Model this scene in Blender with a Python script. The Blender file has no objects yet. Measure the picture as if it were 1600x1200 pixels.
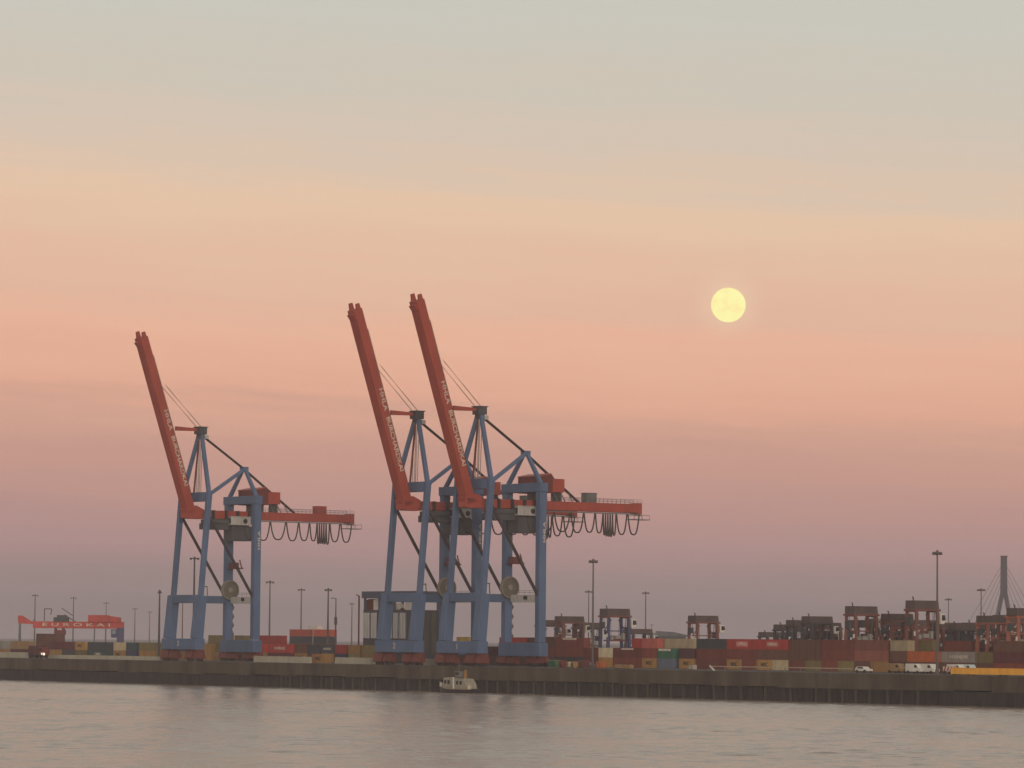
import bpy, bmesh, math, random
from mathutils import Vector, Matrix
random.seed(7)
sc = bpy.context.scene
COL = sc.collection
# ------------------------------------------------------------------ camera and the place's own axes
F = 5950.0; H = 13.8; QZ = 6.8
PITCH = math.atan(400 / F); ROLL = math.radians(0.5)
RM = Matrix.Rotation(math.pi / 2 + PITCH, 3, 'X') @ Matrix.Rotation(ROLL, 3, 'Z')
CAM = Vector((0, 0, H))
def ray(px, py): return RM @ Vector(((px - 800) / F, (600 - py) / F, -1))
def on_z(px, py, z):
    r = ray(px, py); return CAM + r * ((z - H) / r.z)
A0 = on_z(0, 1062, 0); B0 = on_z(1600, 1106, 0)
D = (B0 - A0).normalized()                  # along the quay
N = Vector((-D.y, D.x, 0))                  # inland
E0 = on_z(800, 1084, 0); E0.z = 0
RZ = math.atan2(N.y, N.x)
def Q(u, v, z=QZ): return E0 + N * u + D * v + Vector((0, 0, z))
def vq(px, u, py=1025):                     # how far along the quay a picture column falls at distance u inland
    r = ray(px, py); o = CAM - E0
    t = (u - o.dot(N)) / r.dot(N); return (o + r * t).dot(D)
def depth(px, py, Y):
    r = ray(px, py); return CAM + r * (Y / r.y)

cam = bpy.data.cameras.new('camera'); co = bpy.data.objects.new('camera', cam); COL.objects.link(co)
cam.sensor_width = 36; cam.lens = F / 1600 * 36; cam.clip_start = 1; cam.clip_end = 80000
co.matrix_world = Matrix.Translation(CAM) @ RM.to_4x4(); sc.camera = co

# ------------------------------------------------------------------ materials
def lin(r, g, b):
    f = lambda c: (c / 255) / 12.92 if c <= 10 else (((c / 255) + .055) / 1.055) ** 2.4
    return (f(r), f(g), f(b), 1)
MATS = {}
def mat(name, col, rough=.6, var=.25, scale=.5, rand=0.0, streak=True, metal=0.0, bump=0.0):
    if name in MATS: return MATS[name]
    m = bpy.data.materials.new(name); m.use_nodes = True; MATS[name] = m
    nt = m.node_tree; b = nt.nodes['Principled BSDF']
    tc = nt.nodes.new('ShaderNodeTexCoord'); mp = nt.nodes.new('ShaderNodeMapping')
    mp.inputs['Scale'].default_value = (scale, scale, scale * (.25 if streak else 1))
    nt.links.new(tc.outputs['Object'], mp.inputs['Vector'])
    nz = nt.nodes.new('ShaderNodeTexNoise'); nz.inputs['Scale'].default_value = 1; nz.inputs['Detail'].default_value = 6
    nz.inputs['Roughness'].default_value = .65
    nt.links.new(mp.outputs[0], nz.inputs['Vector'])
    mr = nt.nodes.new('ShaderNodeMapRange'); mr.inputs[1].default_value = .3; mr.inputs[2].default_value = .7
    mr.inputs[3].default_value = 1 - var; mr.inputs[4].default_value = 1 + var
    nt.links.new(nz.outputs['Fac'], mr.inputs[0])
    val = mr.outputs[0]
    if rand:
        oi = nt.nodes.new('ShaderNodeObjectInfo'); r2 = nt.nodes.new('ShaderNodeMapRange')
        r2.inputs[3].default_value = 1 - rand; r2.inputs[4].default_value = 1 + rand
        nt.links.new(oi.outputs['Random'], r2.inputs[0])
        mu = nt.nodes.new('ShaderNodeMath'); mu.operation = 'MULTIPLY'
        nt.links.new(val, mu.inputs[0]); nt.links.new(r2.outputs[0], mu.inputs[1]); val = mu.outputs[0]
    hs = nt.nodes.new('ShaderNodeHueSaturation'); hs.inputs['Color'].default_value = (*col[:3], 1)
    nt.links.new(val, hs.inputs['Value']); nt.links.new(hs.outputs[0], b.inputs['Base Color'])
    b.inputs['Roughness'].default_value = rough; b.inputs['Metallic'].default_value = metal
    b.inputs['Specular IOR Level'].default_value = .3
    if bump:
        bp = nt.nodes.new('ShaderNodeBump'); bp.inputs['Strength'].default_value = bump; bp.inputs['Distance'].default_value = .1
        nt.links.new(nz.outputs['Fac'], bp.inputs['Height']); nt.links.new(bp.outputs[0], b.inputs['Normal'])
    return m
BLUE = mat('blue_paint', (.075, .124, .222), .55, .25, .25)
RED = mat('red_paint', (.315, .053, .031), .5, .18, .25)
DARKRED = mat('dark_red_paint', (.13, .028, .018), .6, .3, .3)
DARK = mat('dark_steel', (.035, .026, .026), .6, .2)
GREY = mat('grey_steel', (.13, .13, .125), .6, .2)
SLATE = mat('slate_steel', (.06, .065, .07), .6, .25)
WHITE = mat('white_paint', (.62, .60, .55), .5, .12)
LETTER = mat('white_letter_paint', (.55, .48, .40), .6, .45, 1.6)
CABIN = mat('grey_white_cabin', (.40, .39, .37), .6, .25, .9)
GLASS = mat('dark_glass', (.015, .017, .02), .12, .1)
REELM = mat('reel_cable', (.115, .105, .085), .7, .25, 1.5, streak=False)
REELR = mat('reel_rim', (.20, .18, .145), .6, .2)
RUBBER = mat('rubber', (.02, .02, .02), .8, .1)
ROPE = mat('wire_rope', (.16, .14, .13), .6, .1)
TRUSS = mat('pale_galvanised_steel', (.26, .25, .23), .6, .2)

# ------------------------------------------------------------------ mesh helpers
class MB:
    def __init__(s): s.v = []; s.f = []
    def add(s, vs, fs):
        o = len(s.v); s.v += [tuple(x) for x in vs]; s.f += [tuple(i + o for i in f) for f in fs]; return s
    def hexa(s, c):                          # eight corners: bottom loop then top loop
        return s.add(c, [(3, 2, 1, 0), (4, 5, 6, 7), (0, 1, 5, 4), (1, 2, 6, 5), (2, 3, 7, 6), (3, 0, 4, 7)])
    def box(s, x0, x1, y0, y1, z0, z1):
        return s.hexa([(x0, y0, z0), (x1, y0, z0), (x1, y1, z0), (x0, y1, z0), (x0, y0, z1), (x1, y0, z1), (x1, y1, z1), (x0, y1, z1)])
    def beam(s, p, q, w, h, w2=None, h2=None):  # w along the sideways axis, h across it
        p = Vector(p); q = Vector(q); t = (q - p).normalized()
        ref = Vector((0, 1, 0)) if abs(t.y) < .9 else Vector((1, 0, 0))
        a = (ref - t * ref.dot(t)).normalized(); b = t.cross(a)
        w2 = w if w2 is None else w2; h2 = h if h2 is None else h2
        k = lambda c, W, Hh: [c - a * W / 2 - b * Hh / 2, c + a * W / 2 - b * Hh / 2, c + a * W / 2 + b * Hh / 2, c - a * W / 2 + b * Hh / 2]
        return s.hexa(k(p, w, h) + k(q, w2, h2))
    def tube(s, p, q, r, r2=None, n=8):
        p = Vector(p); q = Vector(q); t = (q - p).normalized(); r2 = r if r2 is None else r2
        ref = Vector((0, 0, 1)) if abs(t.z) < .9 else Vector((1, 0, 0))
        a = t.cross(ref).normalized(); b = t.cross(a)
        vs = [c + (a * math.cos(i * 2 * math.pi / n) + b * math.sin(i * 2 * math.pi / n)) * R for c, R in ((p, r), (q, r2)) for i in range(n)]
        fs = [(i, (i + 1) % n, n + (i + 1) % n, n + i) for i in range(n)] + [tuple(range(n))[::-1], tuple(range(n, 2 * n))]
        return s.add(vs, fs)
    def prism(s, pts, y0, y1):               # outline in x-z, extruded along y
        n = len(pts)
        vs = [(x, y0, z) for x, z in pts] + [(x, y1, z) for x, z in pts]
        return s.add(vs, [(i, (i + 1) % n, n + (i + 1) % n, n + i) for i in range(n)] + [tuple(range(n))[::-1], tuple(range(n, 2 * n))])
    def path(s, pts, r, n=5):
        for a, b in zip(pts, pts[1:]): s.tube(a, b, r, n=n)
        return s
    def mesh(s, name):
        me = bpy.data.meshes.new(name); me.from_pydata(s.v, [], s.f); me.update()
        bm = bmesh.new(); bm.from_mesh(me); bmesh.ops.recalc_face_normals(bm, faces=bm.faces); bm.to_mesh(me); bm.free()
        return me
    def build(s, name, m, parent=None, bevel=0):
        me = s.mesh(name); me.materials.append(m)
        o = bpy.data.objects.new(name, me); COL.objects.link(o); o.parent = parent
        if bevel:
            b = o.modifiers.new('edges', 'BEVEL'); b.width = bevel; b.segments = 1; b.limit_method = 'ANGLE'
        return o
def tag(o, label=None, cat=None, group=None, kind=None):
    if label: o['label'] = label
    if cat: o['category'] = cat
    if group: o['group'] = group
    if kind: o['kind'] = kind
    return o
def thing(name, loc, label, cat, group=None, rz=RZ):
    o = bpy.data.objects.new(name, None); COL.objects.link(o); o.location = loc; o.rotation_euler = (0, 0, rz)
    o.empty_display_size = 1
    return tag(o, label, cat, group)
def copy_tree(o, parent=None):
    c = o.copy(); COL.objects.link(c); c.parent = parent
    for ch in list(o.children): copy_tree(ch, c)
    return c
TXT = {}
def text(name, body, size, org, xd, yd, m, parent, depth=.03, space=1.0, width=None):
    key = (body, size, space)
    if key not in TXT:
        cu = bpy.data.curves.new('lettering', 'FONT'); cu.body = body; cu.size = size; cu.extrude = depth; cu.space_character = space
        cu.align_x = 'CENTER'; cu.align_y = 'CENTER'; cu.offset = size * .012
        to = bpy.data.objects.new('lettering', cu); COL.objects.link(to)
        dg = bpy.context.evaluated_depsgraph_get(); dg.update()
        me = bpy.data.meshes.new_from_object(to.evaluated_get(dg)); me.name = name
        bpy.data.objects.remove(to); bpy.data.curves.remove(cu); TXT[key] = me
    me = TXT[key].copy(); me.materials.clear(); me.materials.append(m)
    xd = Vector(xd).normalized(); yd = Vector(yd).normalized(); zd = xd.cross(yd)
    M = Matrix((xd, yd, zd)).transposed().to_4x4(); M.translation = Vector(org)
    if width:
        xs = [v.co.x for v in me.vertices]; k = width / (max(xs) - min(xs)); me.transform(Matrix.Scale(k, 4, (1, 0, 0)))
    me.transform(M)
    o = bpy.data.objects.new(name, me); COL.objects.link(o); o.parent = parent
    return o

# ------------------------------------------------------------------ sky, sun
SUN = Vector((.16, -.97, .13)).normalized()
w = bpy.data.worlds.new('World'); sc.world = w; w.use_nodes = True
nt = w.node_tree; nt.nodes.clear()
def nd(t, **k):
    n = nt.nodes.new(t)
    for a, b in k.items(): setattr(n, a, b)
    return n
def mth(op, a, b=None, clamp=False):
    n = nd('ShaderNodeMath', operation=op, use_clamp=clamp)
    for i, x in enumerate((a, b)):
        if x is None: continue
        if isinstance(x, (int, float)): n.inputs[i].default_value = x
        else: nt.links.new(x, n.inputs[i])
    return n.outputs[0]
tc = nd('ShaderNodeTexCoord'); sp = nd('ShaderNodeSeparateXYZ'); nt.links.new(tc.outputs['Generated'], sp.inputs[0])
X, Y, Z = sp.outputs
tilt = mth('MULTIPLY', mth('MULTIPLY', X, .036), mth('MULTIPLY', Z, 12.0, True))
cb = nd('ShaderNodeCombineXYZ')
nt.links.new(mth('MULTIPLY', X, 9.0), cb.inputs[0]); nt.links.new(mth('MULTIPLY', Y, 2.0), cb.inputs[1])
nt.links.new(mth('MULTIPLY', mth('ADD', Z, mth('MULTIPLY', X, .05)), 130.0), cb.inputs[2])
nz = nd('ShaderNodeTexNoise'); nz.inputs['Scale'].default_value = 1; nz.inputs['Detail'].default_value = 4; nz.inputs['Roughness'].default_value = .5
nt.links.new(cb.outputs[0], nz.inputs['Vector'])
wob = mth('MULTIPLY', mth('SUBTRACT', nz.outputs['Fac'], .5), .022)
wob = mth('MULTIPLY', wob, mth('MULTIPLY', Z, 18.0, True))
cb2 = nd('ShaderNodeCombineXYZ')
nt.links.new(mth('MULTIPLY', X, 22.0), cb2.inputs[0]); nt.links.new(mth('MULTIPLY', mth('ADD', Z, mth('MULTIPLY', X, .075)), 420.0), cb2.inputs[2])
nz2 = nd('ShaderNodeTexNoise'); nz2.inputs['Scale'].default_value = 1; nz2.inputs['Detail'].default_value = 6; nz2.inputs['Roughness'].default_value = .6
nt.links.new(cb2.outputs[0], nz2.inputs['Vector'])
wob = mth('ADD', wob, mth('MULTIPLY', mth('MULTIPLY', mth('SUBTRACT', nz2.outputs['Fac'], .5), .015), mth('MULTIPLY', Z, 14.0, True)))
cc = mth('ADD', mth('ADD', Z, tilt), wob)
rp = nd('ShaderNodeValToRGB'); nt.links.new(mth('MULTIPLY', cc, 5.0), rp.inputs[0])
STOPS = [(1020, (125, 113, 117)), (985, (121, 106, 112)), (953, (120, 103, 109)), (910, (150, 122, 126)), (865, (179, 137, 138)), (830, (188, 142, 139)), (773, (201, 149, 138)), (703, (211, 157, 140)), (660, (220, 165, 143)), (623, (235, 172, 146)), (580, (237, 178, 150)), (533, (240, 183, 154)), (485, (233, 185, 159)), (433, (234, 189, 162)), (375, (233, 194, 165)), (325, (234, 199, 169)), (275, (224, 198, 175)), (223, (217, 198, 180)), (123, (208, 199, 184)), (0, (203, 201, 190))]
el = rp.color_ramp.elements
while len(el) > 1: el.remove(el[-1])
for i, (y, c) in enumerate(STOPS):
    t = max(0.0, (1000 - y) / F); t = t / math.sqrt(1 + t * t) * 5
    if y > 1000: t = 0
    e = el[0] if i == 0 else el.new(t)
    e.position = t; e.color = lin(*c)
def mix(f, a, b):
    n = nd('ShaderNodeMix', data_type='RGBA'); nt.links.new(f, n.inputs[0])
    for i, x in ((6, a), (7, b)):
        if isinstance(x, tuple): n.inputs[i].default_value = x
        else: nt.links.new(x, n.inputs[i])
    return n.outputs[2]
hi = nd('ShaderNodeMapRange', interpolation_type='SMOOTHSTEP'); hi.inputs[1].default_value = .2; hi.inputs[2].default_value = .95
nt.links.new(Z, hi.inputs[0])
east = mix(hi.outputs[0], rp.outputs[0], (.40, .37, .33, 1))
wr = nd('ShaderNodeValToRGB'); nt.links.new(Z, wr.inputs[0])
we = wr.color_ramp.elements; we[0].position = 0; we[0].color = (.70, .42, .25, 1); we[1].position = 1; we[1].color = (.24, .29, .36, 1)
e = we.new(.12); e.color = (.72, .56, .40, 1); e = we.new(.4); e.color = (.48, .47, .46, 1)
wf = nd('ShaderNodeMapRange', interpolation_type='SMOOTHSTEP'); wf.inputs[1].default_value = -.35; wf.inputs[2].default_value = .9
nt.links.new(mth('MULTIPLY', Y, -1.0), wf.inputs[0])
col = mix(wf.outputs[0], east, wr.outputs[0])
MDIR = (depth(1138, 476.5, 40000) - CAM).normalized()       # faint ring of lit haze round the moon
vd = nd('ShaderNodeVectorMath', operation='DISTANCE'); nt.links.new(tc.outputs['Generated'], vd.inputs[0]); vd.inputs[1].default_value = MDIR
gl = nd('ShaderNodeMapRange', interpolation_type='SMOOTHERSTEP'); nt.links.new(vd.outputs['Value'], gl.inputs[0])
for k_, x_ in ((1, .003), (2, .0115), (3, .16), (4, 0.0)): gl.inputs[k_].default_value = x_
col = mix(gl.outputs[0], col, (1, .86, .55, 1))
bg = nd('ShaderNodeBackground'); nt.links.new(col, bg.inputs[0]); bg.inputs[1].default_value = 1
sky = nd('ShaderNodeTexSky', sky_type='NISHITA'); sky.sun_disc = False
sky.sun_elevation = math.asin(SUN.z); sky.sun_rotation = math.atan2(SUN.x, SUN.y)
bg2 = nd('ShaderNodeBackground'); nt.links.new(sky.outputs[0], bg2.inputs[0]); bg2.inputs[1].default_value = .004
ad = nd('ShaderNodeAddShader'); nt.links.new(bg.outputs[0], ad.inputs[0]); nt.links.new(bg2.outputs[0], ad.inputs[1])
out = nd('ShaderNodeOutputWorld'); nt.links.new(ad.outputs[0], out.inputs[0])
sl = bpy.data.lights.new('sun', 'SUN'); sl.energy = 1.45; sl.angle = math.radians(14); sl.color = (1, .80, .62)
so = bpy.data.objects.new('sun', sl); COL.objects.link(so); so.rotation_euler = (-SUN).to_track_quat('-Z', 'Y').to_euler()
vs = sc.view_settings; vs.view_transform = 'Standard'; vs.look = 'None'; vs.exposure = 0; vs.gamma = 1

# moon: a real far sphere that shines
mp = depth(1138, 476.5, 40000); MR = 27.2 / F * 40000
bm = bmesh.new(); bmesh.ops.create_uvsphere(bm, u_segments=64, v_segments=32, radius=MR)
me = bpy.data.meshes.new('moon'); bm.to_mesh(me); bm.free(); me.shade_smooth()
mm = bpy.data.materials.new('moon_light'); mm.use_nodes = True; n2 = mm.node_tree; n2.nodes.clear()
a = n2.nodes.new('ShaderNodeTexCoord'); b = n2.nodes.new('ShaderNodeTexNoise'); b.inputs['Scale'].default_value = .009; b.inputs['Detail'].default_value = 3
n2.links.new(a.outputs['Object'], b.inputs['Vector'])
r = n2.nodes.new('ShaderNodeValToRGB'); r.color_ramp.elements[0].position = .36; r.color_ramp.elements[0].color = lin(253, 237, 162); r.color_ramp.elements[1].position = .52; r.color_ramp.elements[1].color = lin(255, 248, 172)
n2.links.new(b.outputs['Fac'], r.inputs[0]); em = n2.nodes.new('ShaderNodeEmission'); em.inputs[1].default_value = 1.12; n2.links.new(r.outputs[0], em.inputs[0])
o2 = n2.nodes.new('ShaderNodeOutputMaterial'); n2.links.new(em.outputs[0], o2.inputs[0])
me.materials.append(mm); mo = bpy.data.objects.new('moon', me); COL.objects.link(mo); mo.location = mp
tag(mo, 'pale yellow full moon low in the pink dusk sky', 'moon')

# ------------------------------------------------------------------ water, ground
FAR = 11000
WAVES, SLOPE = 90, .080
def sheet(name, pts, m, kind='structure'):
    me = bpy.data.meshes.new(name); me.from_pydata([tuple(p) for p in pts], [], [tuple(range(len(pts)))]); me.materials.append(m)
    o = bpy.data.objects.new(name, me); COL.objects.link(o); o['kind'] = kind; return o
wm = bpy.data.materials.new('river_water'); wm.use_nodes = True; n2 = wm.node_tree; b = n2.nodes['Principled BSDF']
b.inputs['Base Color'].default_value = (.25, .19, .15, 1); b.inputs['Roughness'].default_value = .2; b.inputs['IOR'].default_value = 1.33
a = n2.nodes.new('ShaderNodeTexCoord')
def wave(sx, sy, rot, det, dist, strength, prev=None):
    mpn = n2.nodes.new('ShaderNodeMapping'); mpn.inputs['Scale'].default_value = (sx, sy, 1); mpn.inputs['Rotation'].default_value = (0, 0, rot)
    n2.links.new(a.outputs['Object'], mpn.inputs['Vector'])
    nzz = n2.nodes.new('ShaderNodeTexNoise'); nzz.inputs['Scale'].default_value = 1; nzz.inputs['Detail'].default_value = det; nzz.inputs['Roughness'].default_value = .55
    n2.links.new(mpn.outputs[0], nzz.inputs['Vector'])
    bp = n2.nodes.new('ShaderNodeBump'); bp.inputs['Strength'].default_value = strength; bp.inputs['Distance'].default_value = dist
    n2.links.new(nzz.outputs['Fac'], bp.inputs['Height'])
    if prev: n2.links.new(prev, bp.inputs['Normal'])
    return bp.outputs[0]
nn = wave(.7, .9, .1, 2, .10, 1)
n2.links.new(nn, b.inputs['Normal'])
import numpy as np
rng = np.random.default_rng(5)
NC, NR = 520, 1050                            # real wave relief on the reach of river between the viewer and the quay
th = np.linspace(-.20, .20, NC)
t0 = (E0 + N * 1.0).dot(N); yw = t0 / (th * N.x + N.y)       # where each line of sight meets the wall
rr = np.linspace(0, 1, NR) ** 1.25
Yg = 330 + (yw[None, :] - 330) * rr[:, None]; Xg = th[None, :] * Yg
Zg = np.zeros_like(Xg); patch = np.zeros_like(Xg)
for i in range(9):
    l = rng.uniform(60, 260); a_ = rng.normal(1.45, .35); patch += np.sin((Xg * np.cos(a_) * .45 + Yg * np.sin(a_)) * 2 * np.pi / l + rng.uniform(0, 6.3))
patch = np.clip(.9 + .11 * patch, .45, 1.4)
for i in range(WAVES):
    l = 1.9 * (8.5 / 1.9) ** rng.uniform(0, 1); a_ = rng.normal(1.35, .55); k = 2 * np.pi / l
    Zg += SLOPE / math.sqrt(WAVES / 2) / k * np.sin((Xg * np.cos(a_) + Yg * np.sin(a_)) * k + rng.uniform(0, 6.3))
Zg *= patch
edge = np.minimum(1, np.minimum(np.arange(NC), np.arange(NC)[::-1]) / 12)[None, :] * np.minimum(1, np.arange(NR) / 15)[:, None]
Zg *= edge
vv = np.stack([Xg, Yg, Zg], -1).reshape(-1, 3)
ii = (np.arange(NR - 1)[:, None] * NC + np.arange(NC - 1)[None, :]).reshape(-1)
ff = np.stack([ii, ii + 1, ii + NC + 1, ii + NC], -1)
b0 = len(vv); vv = np.vstack([vv, [(-FAR, -400, -.8), (FAR, -400, -.8), (FAR, FAR, -.8), (-FAR, FAR, -.8)]]); ff = np.vstack([ff, [(b0, b0 + 1, b0 + 2, b0 + 3)]])
me = bpy.data.meshes.new('water'); me.vertices.add(len(vv)); me.vertices.foreach_set('co', vv.astype(np.float32).ravel())
me.loops.add(ff.size); me.loops.foreach_set('vertex_index', ff.astype(np.int32).ravel())
me.polygons.add(len(ff)); me.polygons.foreach_set('loop_start', np.arange(0, ff.size, 4, dtype=np.int32)); me.update(calc_edges=True); me.shade_smooth()
me.materials.append(wm); wo = bpy.data.objects.new('water', me); COL.objects.link(wo); wo['kind'] = 'structure'
GM = mat('asphalt_ground', (.075, .07, .065), .9, .3, .05, streak=False)
VL = 2500
def clipq(u, v, z): return Q(u, v, z)
sheet('ground', [Q(.6, -7000, QZ), Q(.6, 700, QZ), Q(6000, 700, QZ), Q(6000, -7000, QZ)], GM)

# ------------------------------------------------------------------ quay wall
CONC = mat('stained_concrete', (.074, .060, .042), .9, .55, .16, bump=.3)
PILE = mat('dark_sheet_piling', (.028, .026, .022), .9, .4, .4)
qw = thing('quay_wall', Q(0, 0, 0), 'long stained concrete quay wall with dark piled lower half above the water', 'quay wall')
V0, V1 = -640, 420
VL0, VR0 = vq(395, 0), vq(1462, 0)
c = MB()
step = 12.0; v = V0
while v < V1:                                # cast bays, each a touch proud or shy of the next
    j = random.uniform(0, .03); zb = 3.35 + random.uniform(-.2, .2)
    c.box(j, 3.0, -(v + step - .05), -v, zb, QZ + .012 + j * .2); v += step
c.build('coping', CONC, qw)
p = MB(); v = V0; k = 0
while v < V1:                                # corrugated steel wall under the concrete
    u = .75 if k % 2 else .92
    if v < VL0 or v > VR0: u = .2 + (.06 if k % 2 else 0)
    p.box(u, 3, -(v + 1.0), -v, -1.0, 3.2); v += 1.0; k += 1
p.build('sheet_piling', PILE, qw)
FP = mat('weathered_fender', (.055, .05, .038), .9, .35, .6)
v = VL0 + 14; first = None
while v < VR0:
    hh = random.uniform(3.4, 4.3)
    f = MB().box(.2, .8, -.18, .18, -1, 3.3).build('fender_pile', FP, qw) if first is None else first.copy()
    if first is None: first = f
    else: COL.objects.link(f); f.parent = qw
    f.location = (0, -v, 0); v += random.choice((4.6, 4.6, 5.4, 6.2, 9))

# ------------------------------------------------------------------ ship-to-shore cranes
# local axes of a crane: x inland, y away from the near side, z up from the quay
def z_(z): return z - QZ
def crane(v, label, box_u, box_mat, box_z, trolley_u=0.0, number='1', tipz=102.9):
    R_ = thing('container_crane', Q(0, v), label, 'crane', 'ship to shore cranes on the quay')
    G = 7.5
    for s in (-1, 1):                        # seaside legs lean inland; landside legs stand upright
        MB().beam((5.0, s * G, z_(13.4)), (6.2, s * G, z_(26.0)), 2.6, 3.0, 2.4, 2.8).beam((6.2, s * G, z_(26)), (8.6, s * G, z_(56.2)), 1.25, 1.4, 1.3, 1.6).build('leg', BLUE, R_, .08)
        lg = MB().beam((25.2, s * G, z_(13.2)), (25.2, s * G, z_(53.3)), 1.9, 2.3).build('leg', BLUE, R_, .08)
        if s < 0: text('lettering', 'HHLA', 1.3, (25.6, s * G - .97, z_(42.5)), (0, 0, 1), (-1, 0, 0), LETTER, lg, width=5.5)
    sb = MB().beam((5.0, -G - 1.8, z_(11.8)), (5.0, G + 1.8, z_(11.8)), 3.3, 3.2).build('sill_beam', BLUE, R_, .1)
    text('number', number, 2.2, (3.30, 0, z_(11.9)), (0, -1, 0), (0, 0, 1), LETTER, sb)
    MB().beam((25.2, -G - 1.6, z_(11.3)), (25.2, G + 1.6, z_(11.3)), 3.0, 3.6).build('sill_beam', BLUE, R_, .1)
    for u in (5.0, 25.2):
        for s in (-1, 1):
            for d_ in (-2.35, 2.35):
                y = s * (G - .8) + d_
                zt = z_(10.15) if u < 10 else z_(9.45)
                bo = MB().prism([(u - 1.1, .9), (u - .5, zt), (u + .5, zt), (u + 1.1, .9)], y - 1.95, y + 1.95).box(u - .8, u + .8, y - 2.1, y + 2.1, .75, 1.5).build('bogie', DARKRED, R_, .05)
                for q in (-1.45, -.48, .48, 1.45):
                    MB().tube((u - .22, y + q, .42), (u + .22, y + q, .42), .41, n=12).build('wheel', DARK, bo)
    MB().beam((6.1, -G + 1.2, z_(25)), (6.1, G - 1.2, z_(25)), 2.0, 2.4).build('portal_beam', BLUE, R_, .08)
    MB().beam((7.4, G, z_(25)), (23.9, G, z_(25)), 1.8, 2.2).build('portal_beam', BLUE, R_, .08)
    MB().beam((8.7, -G + 1.0, z_(55.0)), (8.7, G - 1.0, z_(55.0)), 2.2, 2.7).build('top_beam', BLUE, R_, .08)
    MB().beam((25.2, -G - 1.25, z_(54.5)), (25.2, G + 1.25, z_(54.5)), 2.7, 2.4).build('top_beam', BLUE, R_, .08)
    for s in (-1, 1):
        MB().beam((7.9, s * G, z_(50.5)), (24.2, s * G, z_(25.9)), .55, .7).build('brace', DARK, R_)
    # main girder with walkway, end platform
    g = MB().box(4.6, 64.2, -1.75, 1.75, z_(48.8), z_(51.2)).box(62.9, 64.2, -1.9, 1.9, z_(48.4), z_(51.5)).build('girder', RED, R_, .06)
    rl = MB()
    for s in (-1, 1):
        for zz in (.55, 1.15): rl.tube((33, s * 1.95, z_(51.2) + zz), (64.2, s * 1.95, z_(51.2) + zz), .045, n=4)
        for i in range(22): rl.tube((33 + i * 1.48, s * 1.95, z_(50.9)), (33 + i * 1.48, s * 1.95, z_(52.4)), .045, n=4)
    rl.build('handrail', GREY, g)
    ep = MB().box(61.5, 67.2, -1.6, 1.6, z_(46.9), z_(47.1))
    for x in (61.6, 64.3, 67.1):
        for s in (-1, 1): ep.tube((x, s * 1.55, z_(47.1)), (x, s * 1.55, z_(49.3) if x < 66 else z_(48.3)), .06, n=4)
    for s in (-1, 1): ep.tube((61.6, s * 1.55, z_(48.2)), (67.1, s * 1.55, z_(48.2)), .06, n=4)
    ep.build('end_platform', GREY, R_)
    MB().box(24, 63.5, -2.15, -1.85, z_(48.25), z_(48.55)).build('festoon_rail', GREY, g)
    MB().box(box_u, box_u + 3.4, -1.3, 1.3, z_(51.2), z_(box_z)).box(box_u - .1, box_u + 3.5, -1.4, 1.4, z_(box_z), z_(box_z) + .15).build('switch_cabin', box_mat, R_, .05)
    # festoon cable loops, bunched around the parked carriage
    loops = [(24.4, 4.3), (29.0, 4.6), (33.8, 5.4), (39.5, 4.3), (44.0, 3.7), (47.9, 2.6), (50.6, .8), (51.4, .8), (52.2, .8), (53.0, .8), (53.8, 1.2), (55.2, 3.6), (59.2, 3.9)]
    for u0, wd in loops:
        dp = (6.0 if wd < 2 else 5.4) + random.uniform(-.25, .25)
        pts = []
        for i in range(11):
            t = i / 10; a_ = abs(2 * t - 1)
            pts.append((u0 + wd * t, -2.0, z_(48.3) - dp * (1 - a_ ** 3.2)))
        MB().path(pts, .2, 6).build('festoon_loop', DARK, R_)
    # boom raised almost upright
    tip = Vector((-10.9, 0, z_(tipz))); foot = Vector((6.6, 0, z_(50.0)))
    t = (foot - tip).normalized(); up = Vector((-t.z, 0, t.x)); up = up if up.x > 0 else -up
    bmn = MB().beam(tip, foot, 3.5, 2.6).beam(tip + t * 1.0 - up * 1.5, tip + t * 2.6 - up * 1.3, 3.0, 1.0, 2.6, .5)
    bmn.prism([(4.1, z_(51.5)), (5.3, z_(48.6)), (10.5, z_(48.6)), (10.5, z_(51.4)), (8.0, z_(52.5))], -1.72, 1.72)
    bo = bmn.build('boom', RED, R_, .06)
    for s in (-1, 1):
        a_ = tip + Vector((0, s * 1.55, 0))
        MB().hexa([*(a_ + up * x + Vector((0, y, 0)) + t * .02 for x, y in ((-.55, -.4), (.75, -.4), (.75, .4), (-.55, .4))),
                   *(a_ - t * (1.8 if s > 0 else 1.5) + up * x + Vector((0, y, 0)) for x, y in ((-.2, -.36), (.7, -.36), (.7, .36), (-.2, .36)))]).build('boom_horn', RED, bo)
    c_ = tip + t * 34.0 + up * .42
    for wd_, off, ln_ in (('HHLA', -8.6, 6.2), ('BURCHARDKAI', 4.0, 15.2)): text('lettering', wd_, 1.8, c_ + t * off + Vector((0, -1.77, 0)), t, up, LETTER, bo, width=ln_)
    br = MB()
    for k_ in (1.3, 1.45): br.tube(tip + t * 6 + up * k_ + Vector((0, -1.75, 0)), tip + t * 49 + up * k_ + Vector((0, -1.75, 0)), .05, n=4)
    for i in range(18): br.tube(tip + t * (6 + i * 2.5) + up * 1.25 + Vector((0, -1.75, 0)), tip + t * (6 + i * 2.5) + up * 1.5 + Vector((0, -1.75, 0)), .05, n=4)
    br.build('handrail', DARK, bo)
    # mast over the seaside frame
    for s in (-1, 1): MB().beam((8.7, s * (G - .2), z_(55.6)), (10.0, s * .6, z_(74.0)), 1.0, 1.15, .9, 1.0).build('mast_leg', BLUE, R_, .05)
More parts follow.
